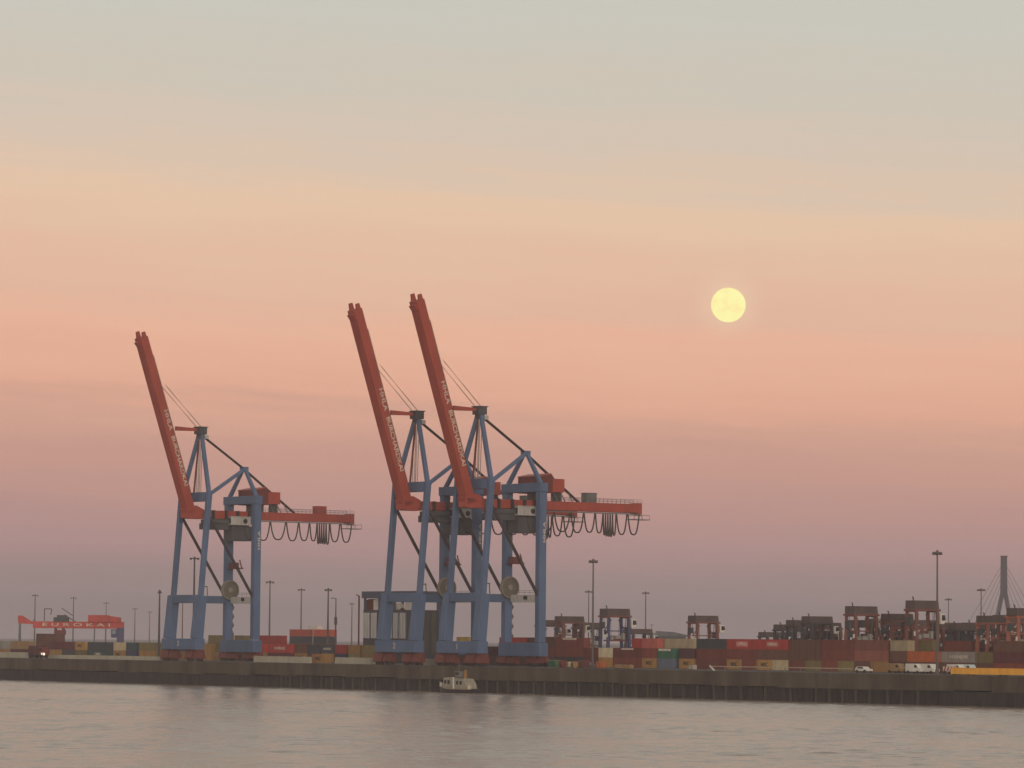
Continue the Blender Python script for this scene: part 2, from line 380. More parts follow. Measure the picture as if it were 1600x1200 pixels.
    hd = MB().box(8.7, 11.4, -1.5, 1.5, z_(73.6), z_(75.6)).box(8.5, 11.7, -1.7, 1.7, z_(75.6), z_(75.85)).box(9.2, 10.8, -1.0, 1.0, z_(72.6), z_(73.6)).build('mast_head', SLATE, R_, .05)
    for y in (-.75, .75): MB().tube((10.4, y - .25, z_(74.3)), (10.4, y + .25, z_(74.3)), .95, n=14).build('sheave', GREY, hd)
    MB().box(10.9, 12.2, -1.1, 1.1, z_(72.3), z_(73.4)).build('mast_cabin', CABIN, R_)
    ld = MB()
    for x in (9.5, 10.5):
        for y in (-.45, .45): ld.beam((x - .4, y, z_(56)), (x, y, z_(72.6)), .13, .13)
    for i in range(17):
        zz = z_(56.5) + i * .95
        ld.beam((9.1, -.45, zz), (10.1, -.45, zz + .9), .07, .07); ld.beam((9.1, .45, zz), (10.1, .45, zz), .07, .07); ld.beam((9.6, -.45, zz), (9.6, .45, zz), .07, .07)
    ld.build('ladder_tower', TRUSS, R_)
    MB().beam((8.0, 0, z_(56.2)), (9.6, 0, z_(72.6)), .35, .45).build('mast_leg', DARKRED, R_)
    MB().beam((1.4, 0, z_(75.0)), (8.7, 0, z_(74.9)), .9, 1.25, .6, .8).build('latch_strut', RED, R_)
    for y in (-1.25, 1.25):
        fs = MB()
        for k_ in (-.35, .35): fs.tube((-3.0, y + k_, z_(87.4) + k_), (9.6, y + k_, z_(75.6) + k_ * .3), .05, n=5)
        fs.build('forestay', ROPE, R_)
    for y in (-.3, .3):
        MB().path([(11.0, y, z_(73.0)), (25.4, y, z_(63.9)), (31.5, y, z_(59.6)), (43.6, y, z_(51.2))], .24, 6).build('backstay', DARK, R_)
    for s in (-1, 1): MB().beam((25.2, s * (G - .3), z_(55.6)), (25.5, s * .4, z_(64.0)), .95, 1.1, .8, .9).build('back_frame_leg', BLUE, R_, .05)
    MB().beam((9.6, -G + .6, z_(56.0)), (25.0, -.5, z_(63.6)), .8, .95).build('back_frame_strut', BLUE, R_, .05)
    MB().box(24.6, 26.4, -1.15, 1.15, z_(63.2), z_(64.5)).build('back_frame_head', BLUE, R_, .1)
    # machinery house over the girder
    mh = MB().prism([(26.75, z_(53.2)), (26.75, z_(57.5)), (30.2, z_(58.2)), (31.0, z_(57.2)), (31.0, z_(53.2))], -5.0, 5.0).build('machinery_house', DARKRED, R_, .05)
    MB().prism([(26.6, z_(57.52)), (26.6, z_(57.75)), (30.25, z_(58.5)), (31.2, z_(57.4)), (31.2, z_(57.2)), (30.2, z_(58.22))], -5.1, 5.1).build('roof', RED, mh)
    MB().box(31.02, 36.8, -2.6, 2.6, z_(53.6), z_(57.2)).build('winch_house', RED, R_, .05)
    uf = MB()
    for x in (28, 31, 36): uf.box(x - .2, x + .2, -2.2, 2.2, z_(51.2), z_(53.6))
    for x in (35.0, 37.5, 40): uf.beam((x, -1.9, z_(51.2)), (x - 1.5, -1.9, z_(53.6)), .2, .2)
    uf.build('house_frame', GREY, R_)
    # trolley under the girder, with the operator cabin
    U = trolley_u
    tr = MB().box(U + 12.5, U + 26.5, -3.1, 3.1, z_(47.4), z_(48.6)).box(U + 11.5, U + 19, -2.4, 2.4, z_(45.6), z_(47.4)).build('trolley', SLATE, R_, .05)
    for x in (13.5, 18, 22, 26): MB().box(U + x - .2, U + x + .2, -2.9, 2.9, z_(48.6), z_(51.25)).build('hanger', DARK, tr)
    MB().box(U + 20.2, U + 27.2, -2.0, 2.6, z_(42.4), z_(46.8)).box(U + 22, U + 26.0, -2.4, 2.0, z_(46.8), z_(47.4)).build('head_block', SLATE, R_, .08)
    cb_ = MB().box(U + 18.6, U + 25.6, -4.0, -2.1, z_(47.0), z_(49.4)).box(U + 18.4, U + 25.8, -4.1, -2.0, z_(49.4), z_(49.6)).build('operator_cabin', CABIN, R_, .05)
    MB().tube((U + 23.6, -4.04, z_(48.2)), (U + 23.6, -3.95, z_(48.2)), .75, n=14).box(U + 18.55, U + 18.63, -3.8, -2.4, z_(47.4), z_(49.0)).build('window', GLASS, cb_)
    # cable reel on the far landside leg, service cabin, hanging platform
    rc = (24.6, G - 1.75, z_(27.9))
    rr = MB().tube((rc[0], rc[1] - .45, rc[2]), (rc[0], rc[1] + .45, rc[2]), 2.65, n=32).build('cable_reel', REELM, R_)
    ri = MB(); n_ = 32
    for i in range(n_):
        a1, a2 = i * 2 * math.pi / n_, (i + 1) * 2 * math.pi / n_
        ri.beam((rc[0] + 2.8 * math.cos(a1), rc[1] - .3, rc[2] + 2.8 * math.sin(a1)), (rc[0] + 2.8 * math.cos(a2), rc[1] - .3, rc[2] + 2.8 * math.sin(a2)), .9, .3)
    ri.build('rim', REELR, rr)
    MB().tube((rc[0], rc[1] - .75, rc[2]), (rc[0], rc[1] - .45, rc[2]), .75, n=16).build('hub', REELR, rr)
    sv = MB().box(24.5, 26.0, -G + 1.5, G - 2.6, z_(23.9), z_(25.9)).build('service_cabin', CABIN, R_, .05)
    MB().box(24.42, 24.5, -2.6, -.9, z_(24.6), z_(25.6)).build('window', GLASS, sv)
    sr = MB()
    for y in (-5.8, -3.5, -1.2, 1.1, 3.4): sr.tube((24.6, y, z_(25.9)), (24.6, y, z_(27.0)), .05, n=4)
    sr.tube((24.6, -5.8, z_(27.0)), (24.6, 3.4, z_(27.0)), .05, n=4).tube((24.6, -5.8, z_(26.5)), (24.6, 3.4, z_(26.5)), .05, n=4)
    sr.build('handrail', GREY, sv)
    hp = MB().box(24.2, 27.6, G - 4.6, G - 1.2, z_(34.2), z_(34.6)).box(24.6, 26.6, G - 3.6, G - 1.6, z_(34.6), z_(36.1)).tube((27.2, G - 4.2, z_(34.6)), (26.6, G - 4.0, z_(36.9)), .2).build('hanging_platform', DARKRED, R_)
    MB().beam((6.6, -G + .8, z_(28.4)), (8.9, -G + .8, z_(28.7)), .25, .25).beam((8.8, -G + .8, z_(28.7)), (9.0, -G + .8, z_(26)), .18, .18).build('davit', DARK, R_)
    st = MB()
    for i in range(9):
        zz = z_(13.6) + i * 1.3; st.beam((26.9, G - .6 if i % 2 else G + .6, zz), (26.9, G + .6 if i % 2 else G - .6, zz + 1.3), .12, .5)
    st.build('stair', GREY, R_)
    return R_
VC = [-167.7, -57.6, -28.8]
crane(VC[0], 'lone blue and red container crane standing apart, boom raised', 51.0, RED, 53.4, 0, '3', 101.2)
crane(VC[1], 'middle crane of the three, its red boom behind the tallest boom', 46.2, GREY, 53.7, 1.0, '2', 102.3)
crane(VC[2], 'container crane with the highest boom tip, beside its overlapping twin', 45.5, GREY, 53.7, 1.5, '1')

# ------------------------------------------------------------------ containers
PAL = {'ochre': (.28, .155, .045), 'tan': (.24, .155, .07), 'rust red': (.15, .036, .022), 'brown': (.10, .045, .028), 'terracotta': (.185, .062, .042), 'maroon': (.085, .022, .024), 'red': (.33, .035, .026), 'orange-red': (.42, .075, .035),
       'orange': (.42, .10, .025), 'slate': (.038, .045, .055), 'navy': (.03, .04, .085), 'blue-grey': (.085, .11, .15), 'teal': (.035, .075, .075), 'green': (.03, .13, .075), 'olive': (.16, .125, .045),
       'beige': (.36, .30, .19), 'cream': (.47, .41, .28), 'pale grey': (.30, .29, .26), 'white': (.75, .70, .62), 'purple-brown': (.075, .03, .035), 'striped grey': (.25, .22, .20), 'yellow': (.40, .27, .05), 'pink-red': (.40, .10, .08)}
CM = {k: mat('container_' + k.replace(' ', '_').replace('-', '_'), v_, .6, .22, .7, rand=.26) for k, v_ in PAL.items()}
def cont_mesh(L):
    m = MB(); W, Hc = 2.44, 2.56
    for sx in (-1, 1):
        for sy in (-1, 1): m.box(sx * L / 2 - (.09 if sx > 0 else -.0) , sx * L / 2 + (.09 if sx < 0 else 0), sy * W / 2 - (.09 if sy > 0 else 0), sy * W / 2 + (.09 if sy < 0 else 0), 0, Hc)
    nr = int(L / .6); a = L / 2 - .09; stp = 2 * a / nr
    for sy in (-1, 1):                       # corrugated sides and rails
        pts = []
        for i in range(nr):
            x = -a + i * stp
            pts += [(x, sy * (W / 2 - .07)), (x + stp * .35, sy * (W / 2 - .07)), (x + stp * .5, sy * (W / 2 - .02)), (x + stp * .85, sy * (W / 2 - .02))]
        pts.append((a, sy * (W / 2 - .07)))
        n = len(pts)
        m.add([(x, y, .13) for x, y in pts] + [(x, y, Hc - .1) for x, y in pts], [(i, i + 1, n + i + 1, n + i) for i in range(n - 1)])
        m.box(-a, a, sy * W / 2 - (.08 if sy > 0 else 0), sy * W / 2 + (.08 if sy < 0 else 0), 0, .13)
        m.box(-a, a, sy * W / 2 - (.08 if sy > 0 else 0), sy * W / 2 + (.08 if sy < 0 else 0), Hc - .1, Hc)
    for sx in (-1, 1):
        x = sx * (L / 2 - .05); m.add([(x, -W / 2 + .09, 0), (x, W / 2 - .09, 0), (x, W / 2 - .09, Hc), (x, -W / 2 + .09, Hc)], [(0, 1, 2, 3)])
    for y in (-.75, -.3, .3, .75): m.tube((L / 2 - .03, y, .2), (L / 2 - .03, y, Hc - .15), .03, n=4)
    m.add([(-a, -W / 2 + .08, Hc - .03), (a, -W / 2 + .08, Hc - .03), (a, W / 2 - .08, Hc - .03), (-a, W / 2 - .08, Hc - .03)], [(0, 1, 2, 3)])
    m.add([(-a, -W / 2 + .08, .1), (a, -W / 2 + .08, .1), (a, W / 2 - .08, .1), (-a, W / 2 - .08, .1)], [(3, 2, 1, 0)])
    me = m.mesh('shipping_container'); me.materials.append(CM['red']); return me
CMESH = {20: cont_mesh(6.06), 40: cont_mesh(12.19)}
LEN = {20: 6.06, 40: 12.19}
def container(u, v, tier, size, colour, label, logo=None, group='shipping containers in the yard', z=None):
    o = bpy.data.objects.new('shipping_container', CMESH[size]); COL.objects.link(o)
    o.location = Q(u + 1.22, v, QZ + .02 + tier * 2.58 if z is None else z)
    o.rotation_euler = (0, 0, RZ + math.pi / 2)          # long side along the quay
    o.material_slots[0].link = 'OBJECT'; o.material_slots[0].material = CM[colour]
    tag(o, label, 'container', group)
    if logo:                                              # painted on the side towards the water (local +y of the container)
        kind, wd, hgt = logo
        lm = {'w': LETTER, 'd': DARK}[kind[0]]
        yy = 1.225
        if kind[1:] == 'strip': MB().box(-wd / 2, wd / 2, yy - .02, yy + .02, 2.5 - hgt, 2.5).build('stripe', lm, o)
        elif kind[1:] == 'patch': MB().box(-wd / 2, wd / 2, yy - .02, yy + .02, 1.3 - hgt / 2, 1.3 + hgt / 2).build('name_panel', CM['pink-red'], o); text('lettering', 'HAMBURG', 1.1, (0, yy + .04, 1.3), (-1, 0, 0), (0, 0, 1), LETTER, o, width=wd * .85)
        else: text('lettering', kind[1:], hgt, (0, yy, 1.3), (-1, 0, 0), (0, 0, 1), lm, o, width=wd)
    return o
TIER = ['bottom', 'second', 'third', 'fourth', 'fifth']
ORD = 'first second third fourth fifth sixth seventh eighth ninth tenth eleventh twelfth thirteenth fourteenth'.split()
REG = [(-99, 330, 'from lone crane away from boat', -1), (330, 600, 'from lone crane towards boat', 1), (600, 931, 'from slim mast towards cranes', -1), (931, 1464, 'from slim mast towards bridge', 1), (1464, 1700, 'from tallest mast towards bridge', 1)]
def row(u, rowname, bays):
    for lo, hi_, phrase, sgn in REG:
        mine = sorted([b_ for b_ in bays if lo <= b_[0] < hi_], key=lambda b_: b_[0] * sgn)
        for i, (px, size, tiers, *lg) in enumerate(mine):
            v0 = vq(px, u) ; lgs = lg[0] if lg else {}
            for k_, cx in enumerate(tiers):
                place = f'{TIER[k_]} tier of {ORD[i]} {rowname} stack {phrase}'
                ln = 'long' if size == 40 else 'short'
                if isinstance(cx, tuple):
                    for j, c1 in enumerate(cx):
                        container(u, v0 + 3.03 + j * 6.13, k_, 20, c1, f'{c1} short {"bridge-side" if j else "boat-side"} container, {place}', lgs.get((k_, j)))
                else: container(u, v0 + LEN[size] / 2, k_, size, cx, f'{cx} {ln} container, {place}', lgs.get(k_))
M = ('dMSC', 2.6, 1.4)
ROWA = [(-23, 40, ['ochre', 'pale grey']), (16, 40, ['maroon', 'tan']), (56, 20, ['maroon', 'brown', 'brown']), (77, 20, ['ochre', 'maroon']), (97, 20, ['slate', 'maroon']), (117, 20, ['olive', 'ochre'], {1: M}), (137, 40, ['teal', 'slate'], {0: ('wCMA', 4, 1.2)}),
        (177, 20, ['ochre', 'beige'], {0: M}), (197, 20, ['navy', 'teal']), (217, 40, ['ochre', 'olive']), (257, 40, ['tan', 'slate']), (297, 40, ['ochre', 'ochre']), (337, 20, ['tan', 'olive']), (357, 20, ['brown', 'tan']), (377, 20, ['brown', 'brown']),
        (398, 20, ['tan', 'red']), (419, 40, ['maroon', 'red'], {1: ('wHAMBURG', 6, 1.2)}), (460, 20, ['ochre', 'brown'], {0: M}), (481, 20, ['purple-brown', 'slate']), (502, 20, ['ochre', 'slate'], {0: M, 1: ('wMAERSK', 4, .9)}), (523, 20, ['navy', 'red']), (544, 20, ['olive', 'ochre']), (565, 20, ['ochre', 'olive']),
        (691, 20, ['brown', 'ochre']), (713, 20, ['brown', 'rust red', 'yellow']), (736, 40, ['brown', 'maroon']), (780, 40, ['brown', 'brown', 'red'], {1: ('wstrip', 11, .5)}), (824, 40, ['slate', 'rust red', 'brown']), (868, 40, ['slate', 'rust red', 'rust red'], {2: ('wstrip', 6, .5)}), (912, 20, ['maroon', 'rust red']),
        (935, 20, ['ochre', 'cream']), (958, 40, ['rust red', 'rust red'], {1: ('wstrip', 5, .4)}), (1003, 20, ['ochre', 'rust red', 'pink-red'], {0: M}), (1027, 20, ['blue-grey', 'green'], {1: ('wstrip', 5, .6)}), (1061, 20, ['ochre', 'purple-brown'], {0: M}), (1088, 40, ['rust red', 'rust red', 'slate']),
        (1135, 40, [('ochre', 'rust red'), 'rust red', 'red'], {(0, 0): M, 2: ('wpatch', 4.6, 1.5)}), (1182, 40, [('ochre', 'beige'), 'brown', 'red'], {(0, 0): M, 2: ('wpatch', 4.6, 1.5)}), (1232.5, 40, [('rust red', 'olive'), 'brown', 'brown']),
        (1283.5, 40, [('rust red', 'olive'), 'rust red', 'rust red']), (1334, 40, [('brown', 'ochre'), 'terracotta', 'terracotta']), (1391, 20, ['maroon', 'brown', 'beige']), (1417, 40, ['brown', 'orange']), (1470, 40, ['brown', 'striped grey'], {1: ('wHANJIN', 6, 1.1)}), (1524, 20, ['brown', 'olive']), (1552, 40, ['rust red', 'maroon', 'brown']), (1607, 20, ['slate', 'teal'])]
row(38, 'front-row', ROWA)
ROWB = [(404, 40, ['brown', 'slate', 'red']), (855, 40, ['brown', 'brown', 'rust red']), (987, 20, ['brown', 'rust red', 'red']), (1014, 20, ['brown', 'green', 'maroon']), (1038, 40, ['brown', 'purple-brown', 'beige']),
        (1400, 20, ['brown', 'navy', 'slate']), (1430, 20, ['slate', 'navy', 'olive']), (1475, 40, ['slate', 'brown', 'rust red']), (1528, 40, ['brown', 'slate', 'maroon'])]
row(58, 'second-row', ROWB)
ROWD = [(452, 40, ['brown', 'brown', 'slate', 'orange-red']), (489, 40, ['slate', 'brown', 'slate', 'orange-red'])]
row(215, 'rear-row', ROWD)
o = container(216, vq(488, 216), 4, 20, 'white', 'half-height white container on top of the orange-red containers'); o.scale = (1.05, 1, .5)
ROWC = [(1205, 40, ['slate', 'brown', 'slate']), (1252, 40, ['slate', 'maroon', 'slate', 'brown']), (1298, 40, ['brown', 'slate', 'maroon']), (1352, 40, ['slate', 'brown', 'slate', 'slate']), (1404, 40, ['brown', 'slate', 'rust red', 'maroon']), (1452, 40, ['slate', 'brown', 'slate', 'teal']), (1502, 40, ['brown', 'maroon', 'slate']), (1552, 40, ['slate', 'rust red', 'brown', 'slate']), (60, 40, ['brown', 'brown', 'brown']), (325, 40, ['slate', 'brown', 'olive']), (366, 20, ['brown', 'brown', 'olive'])]
row(100, 'back-row', ROWC)
container(15, vq(497, 15), 0, 20, 'ochre', 'ochre container on open apron between the cranes, in front of the stacks', M)

# ------------------------------------------------------------------ straddle carriers
HOOD = mat('grey_engine_hood', (.085, .062, .058), .6, .2)
SRED = mat('carrier_red', (.165, .062, .048), .5, .2); SBLUE = mat('carrier_blue', (.055, .065, .14), .5, .2)
SORG = mat('carrier_orange', (.30, .105, .065), .5, .2); SDRK = mat('carrier_dark', (.06, .052, .055), .6, .25)
def carrier(frame, legs):
    # long axis x; stands astride a lane of containers
    R_ = thing('straddle_carrier', (0, 0, 0), 'straddle carrier', 'straddle carrier')
    hw = 1.7
    for s in (-1, 1):
        wb = MB().box(-4.6, 4.6, s * hw - .35, s * hw + .35, 1.1, 2.0).build('wheel_beam', frame, R_, .04)
        for x in (-3.9, -1.6, 1.6, 3.9): MB().tube((x, s * hw - .25, .8), (x, s * hw + .25, .8), .8, n=14).build('wheel', RUBBER, wb)
        for x in (-3.9, 3.9): MB().beam((x, s * hw, 2.0), (x * .93, s * hw, 9.0), .6, .85).beam((x * .93, s * hw, 9.0), (x * .9, s * hw, 13.9), .55, .75).build('leg', legs, R_, .03)
        MB().box(-4.4, 4.4, s * hw - .35, s * hw + .35, 13.5, 14.0).build('top_beam', frame, R_, .03)
    for x in (-3.6, 3.6): MB().box(x - .35, x + .35, -hw + .36, hw - .36, 13.3, 13.9).build('cross_beam', frame, R_)
    MB().prism([(-4.1, 14.02), (-4.0, 15.9), (3.8, 15.9), (4.1, 14.02)], -1.75, 1.75).build('engine_hood', HOOD, R_)
    MB().tube((-2.2, .9, 15.9), (-2.2, .9, 16.5), .16).tube((-2.2, .9, 16.5), (-2.5, .9, 16.7), .16).build('exhaust', DARK, R_)
    cb_ = MB().prism([(4.2, 10.7), (4.2, 13.0), (5.6, 13.0), (6.0, 11.6), (5.4, 10.7)], -2.2, -.5).build('cab', WHITE, R_, .04)
    MB().prism([(4.6, 11.4), (4.6, 12.7), (5.64, 12.7), (5.94, 11.6)], -2.22, -2.205).box(5.62, 5.66, -2.0, -.7, 12.0, 12.8).build('window', GLASS, cb_)
    ld = MB()
    for y in (.6, 1.3): ld.tube((4.8, y, 2), (4.8, y, 14), .06, n=4)
    for i in range(24): ld.tube((4.8, .6, 2.3 + i * .5), (4.8, 1.3, 2.3 + i * .5), .04, n=4)
    for i in range(5): ld.tube((4.8, .6, 5 + i * 2), (5.6, .95, 5 + i * 2), .06, n=4)
    ld.build('ladder', GREY, R_)
    spd = MB().box(-3.05, 3.05, -1.2, -.9, 6.9, 7.3).box(-3.05, 3.05, .9, 1.2, 6.9, 7.3).box(-1.2, 1.2, -.9, .9, 6.9, 7.6).box(-3.05, -2.7, -.9, .9, 6.9, 7.2).box(2.7, 3.05, -.9, .9, 6.9, 7.2)
    spd.build('spreader', SRED, R_)
    for x in (-2.0, 2.0):
        for y in (-1, 1): MB().tube((x, y, 7.3), (x * 1.4, y * 1.5, 13.4), .08, n=4).build('hoist_rope', GREY, R_)
    MB().path([(4.4, .2, 13.6), (5.6, .2, 12.6), (5.9, .2, 11.2), (5.0, .2, 9.8), (5.4, .2, 8.4), (4.6, .2, 7.2), (3.2, .2, 7.4)], .13, 5).build('hose', RUBBER, R_)
    MB().box(-3.9, 3.9, -.2, .2, 9.6, 9.9).beam((-3.8, 0, 9.7), (-1.2, 0, 12.9), .2, .2).beam((3.8, 0, 9.7), (1.2, 0, 12.9), .2, .2).build('brace', legs, R_)
    MB().box(-4.7, -4.15, -.9, .9, 10.4, 12.2).build('power_pack', SLATE, R_); MB().box(4.15, 4.75, .4, 1.5, 9.0, 10.9).build('power_pack', SLATE, R_)
    MB().box(-4.3, -4.0, -1.95, -1.55, 8.0, 9.0).build('work_light', WHITE, R_); MB().box(4.0, 4.3, -1.95, -1.55, 7.6, 8.4).build('work_light', WHITE, R_)
    mc = MB().box(-.9, 1.1, -1.4, 1.4, 7.6, 8.5).box(1.6, 2.4, -1.5, -.6, 7.4, 9.1).box(-2.4, -1.7, -1.5, -.8, 7.3, 8.2).build('hoist_gear', TRUSS, R_)
    return R_
PC = {'r': carrier(SRED, SRED), 'b': carrier(SRED, SBLUE), 'o': carrier(SORG, SORG), 'd': carrier(SDRK, SDRK)}
used = set()
SC = [  # picture column of the middle, distance inland, top in the picture, palette, label
    (860, 84, 968, 'd', 'straddle carrier half hidden by the landside leg of the tallest crane'),
    (890, 76, 962, 'r', 'grey hooded straddle carrier between the tallest crane and the slim mast'),
    (961, 66, 950, 'b', 'blue legged straddle carrier just past the slim mast, open frame against the sky'),
    (1099, 76, 961, 'r', 'lone red straddle carrier standing over the dark slate container, sky around it'),
    (1207, 150, 987, 'd', 'smallest straddle carrier, peeping over the two bright red containers'),
    (1232, 110, 975, 'd', 'dark straddle carrier, second step of the rising group past the red containers'),
    (1252, 96, 968, 'd', 'dark straddle carrier, third step of the rising group past the red containers'),
    (1277, 82, 962, 'd', 'broad hooded straddle carrier, highest of the dark rising group'),
    (1346, 62, 946, 'r', 'red framed straddle carrier above the last rust red containers'),
    (1349, 72, 968, 'd', 'dark numbered straddle carrier tucked below the red framed one'),
    (1402, 70, 958, 'r', 'straddle carrier between the red framed one and the tallest mast'),
    (1441, 60, 937, 'r', 'tallest straddle carrier, right beside the tallest mast'),
    (1446, 88, 968, 'r', 'straddle carrier partly behind the tallest one beside the mast'),
    (1291, 92, 972, 'r', 'reddish straddle carrier half behind the broad hooded dark one'),
    (1378, 100, 966, 'd', 'dark straddle carrier in the gap after the red framed one'),
    (1420, 96, 970, 'o', 'orange straddle carrier partly behind the pair before the tallest mast'),
    (1482, 94, 972, 'r', 'reddish straddle carrier just past the tallest mast'),
    (1528, 92, 972, 'd', 'dark straddle carrier tucked against the orange one by the bridge'),
    (1576, 84, 960, 'r', 'red straddle carrier between the two orange ones'),
    (917, 96, 972, 'd', 'dark straddle carrier close before the slim mast, behind the grey hooded one'),
    (998, 130, 982, 'd', 'far low straddle carrier after the blue legged one'),
    (1505, 80, 974, 'd', 'low dark straddle carrier between tallest mast and orange carriers'),
    (1552, 60, 961, 'o', 'orange straddle carrier in front of the bridge pylon'),
    (1600, 50, 949, 'o', 'taller orange straddle carrier cut by the picture edge')]
for px, u, top, key, lab in SC:
    src = PC[key]; o = src if key not in used else copy_tree(src); used.add(key)
    P = Q(u, vq(px, u, top)); r = ray(px, top); zt = CAM.z + r.z / r.y * P.y
    o.location = P; s = (zt - QZ) / 16.1; o.scale = (1, 1, s)
    tag(o, lab, 'straddle carrier', 'straddle carriers working in the yard')
    if 'numbered' in lab: text('number', '76', 3.4, (-.4, -2.6, 9.6), (1, 0, 0), (0, 0, 1), LETTER, MB().box(-3.2, 3.0, -2.56, -2.4, 7.4, 11.6).build('side_panel', SDRK, o), space=1.3)

# ------------------------------------------------------------------ red rail gantry at the far end
gp = Q(110, vq(104, 110)); GU = Vector((1, 0, 0))
gx = lambda px: (px - 108) * gp.y / F
gz = lambda py: H + (994.2 - py) * gp.y / F - QZ
ga = thing('rail_gantry', (depth(108, 990, gp.y).x, gp.y, QZ), 'low red rail gantry with white letters over the stacks behind the lone crane', 'gantry crane', None, 0)
GR = mat('gantry_red', (.42, .055, .04), .5, .2)
g = MB().box(gx(52), gx(193), -1.2, 1.2, gz(982), gz(971.5)).prism([(gx(28), gz(963)), (gx(34), gz(962.5)), (gx(51), gz(972.5)), (gx(52), gz(976)), (gx(29), gz(975))], -1.0, 1.0).build('girder', GR, ga, .05)
text('lettering', 'EUROKAI', 1.6, ((gx(67) + gx(172)) / 2, -1.22, gz(976.5)), (1, 0, 0), (0, 0, 1), LETTER, g, space=1.6, width=gx(172) - gx(67))
MB().box(gx(29), gx(52), -.9, .9, gz(975.2), gz(974)).box(gx(52), gx(54), -1, 1, gz(982), gz(969)).build('cantilever', GREY, ga)
MB().box(gx(138), gx(170), -2.0, 2.0, gz(971.9), gz(961)).prism([(gx(170), gz(971.9)), (gx(170), gz(962)), (gx(188), gz(964.5)), (gx(188), gz(971.9))], -1.9, 1.9).build('machinery_house', GR, ga, .05)
MB().box(gx(84), gx(107), -1.6, 1.6, gz(971.9), gz(965)).box(gx(89), gx(104), -1.2, 1.2, gz(965), gz(961.5)).build('trolley', SLATE, ga)
fr = MB()
for a_, b_ in (((69, 971), (69, 951.5)), ((69, 952), (80, 952)), ((80, 952), (79, 961)), ((100, 961), (118, 972)), ((96, 951), (113, 962))): fr.beam((gx(a_[0]), 0, gz(a_[1])), (gx(b_[0]), 0, gz(b_[1])), .3, .3)
fr.build('hoist_frame', SLATE, ga)
for s in (-1, 1): MB().beam((gx(31), s * 2.5, 0), (gx(31), s * .8, gz(975)), .5, .5).build('leg', GREY, ga)
for px in (87, 99):
    MB().beam((gx(px), -2.0, 0), (gx(px), -.8, gz(981)), .8, .8).beam((gx(px), 2.0, 0), (gx(px), .8, gz(981)), .8, .8).build('leg', DARKRED, ga)
for px in (148, 165.5): MB().beam((gx(px), -2.0, 0), (gx(px), -.8, gz(981)), .45, .45).build('leg', GREY, ga)
MB().box(gx(183), gx(193), -1.5, 1.5, 0, gz(980.6)).build('leg', SBLUE, ga)
cb_ = MB().box(gx(174), gx(182.8), -1.3, 1.3, gz(996), gz(983)).build('cabin', SBLUE, ga)
MB().box(gx(176), gx(181), -1.36, -1.3, gz(990), gz(984.5)).build('window', mat('pale_window', (.25, .33, .36), .2, .1), cb_)
MB().box(gx(86), gx(104), -2.4, -1.7, gz(992), gz(985)).build('drive_house', DARKRED, ga)

# ------------------------------------------------------------------ light masts
MAST = mat('mast_steel', (.105, .09, .088), .6, .15)
def mast(Y, px, top, label, base=QZ, r=.32, hw=1.5, head=True, group='light masts over the container yard', m=MAST):
    P = depth(px, top, Y); h = P.z - base
    o = thing('light_mast', (P.x, P.y, base), label, 'light mast', group, RZ)
    MB().tube((0, 0, 0), (0, 0, h), r, r * .5, 10).tube((0, 0, 0), (0, 0, 1.2), r * 1.7, r * 1.2, 10).build('pole', m, o)
    if head:
        hd = MB().tube((0, 0, h - .2), (0, 0, h + .08), hw * .98, hw * .98, 14).tube((0, 0, h + .1), (0, 0, h + .5), .35, .2, 8).build('lamp_ring', m, o)
        for i in range(6):
            a_ = i * math.pi / 3; MB().box(hw * .8 * math.cos(a_) - .22, hw * .8 * math.cos(a_) + .22, hw * .8 * math.sin(a_) - .22, hw * .8 * math.sin(a_) + .22, h - .6, h - .24).build('floodlight', m, hd)
    return o
def yard_depth(px, u): return Q(u, vq(px, u)).y
mast(yard_depth(926, 16), 927, 876, 'slim light mast standing alone just past the tallest crane', r=.34, hw=1.2)
mast(yard_depth(1464, 16), 1464.5, 863, 'tallest light mast, rising beside the orange container', r=.33, hw=1.15)
for px, Y, top, lab, rr in [
    (55, 1967, 930, 'faint light mast rising behind the letterless end of the red gantry', .45), (115, 2080, 934, 'faint light mast rising above the middle of the red gantry', .45), (166, 2380, 942, 'faint light mast rising above the red gantry house', .4),
    (211, 2600, 951, 'taller of two faint masts between red gantry and lone crane', .5), (234, 2900, 956, 'shorter of two faint masts between red gantry and lone crane', .5), (304, 1250, 872, 'light mast seen through the upper portal of the lone crane', .5),
    (422, 1425, 909, 'tallest of the masts beside the lone crane, over the red containers', .4), (471, 1644, 921, 'light mast over the join of red and orange-red containers', .42), (550, 2270, 943, 'small light mast before the tall blue building', .5),
    (920, 1622, 924, 'thin far mast close behind the slim mast', .35), (1009, 1648, 926, 'light mast between the blue and the red legged carriers', .4), (1018, 3600, 976, 'tiny distant mast beside the one between two carriers', .5), (1482, 1785, 936, 'far mast with dark lamp ring just past the tallest mast', .35), (1533, 1461, 921, 'far mast between tallest mast and bridge pylon', .35)]:
    mast(Y, px, top, lab, r=rr, hw=1.7 if Y < 2300 else 1.9)
mast(1160, 249.5, 924, 'dark thick mast close beside the lone crane, without lamp ring', r=.42, hw=.5)
mast(1290, 513, 921, 'dark thick mast beside the bent arm lamp', r=.45, hw=1.3)
o = mast(1250, 525, 935, 'lamp post with bent arm beside the dark thick mast', r=.35, head=False)
MB().path([(0, 0, 26.9), (-.9, .7, 27.1), (-2, 1.5, 27.0), (-2.4, 1.8, 26.6)][:0] or [(0, 0, depth(525, 935, 1250).z - QZ - .1), (-.6, .45, depth(525, 935, 1250).z - QZ + .1), (-1.4, 1.0, depth(525, 935, 1250).z - QZ + .05)], .14).build('arm', MAST, o)
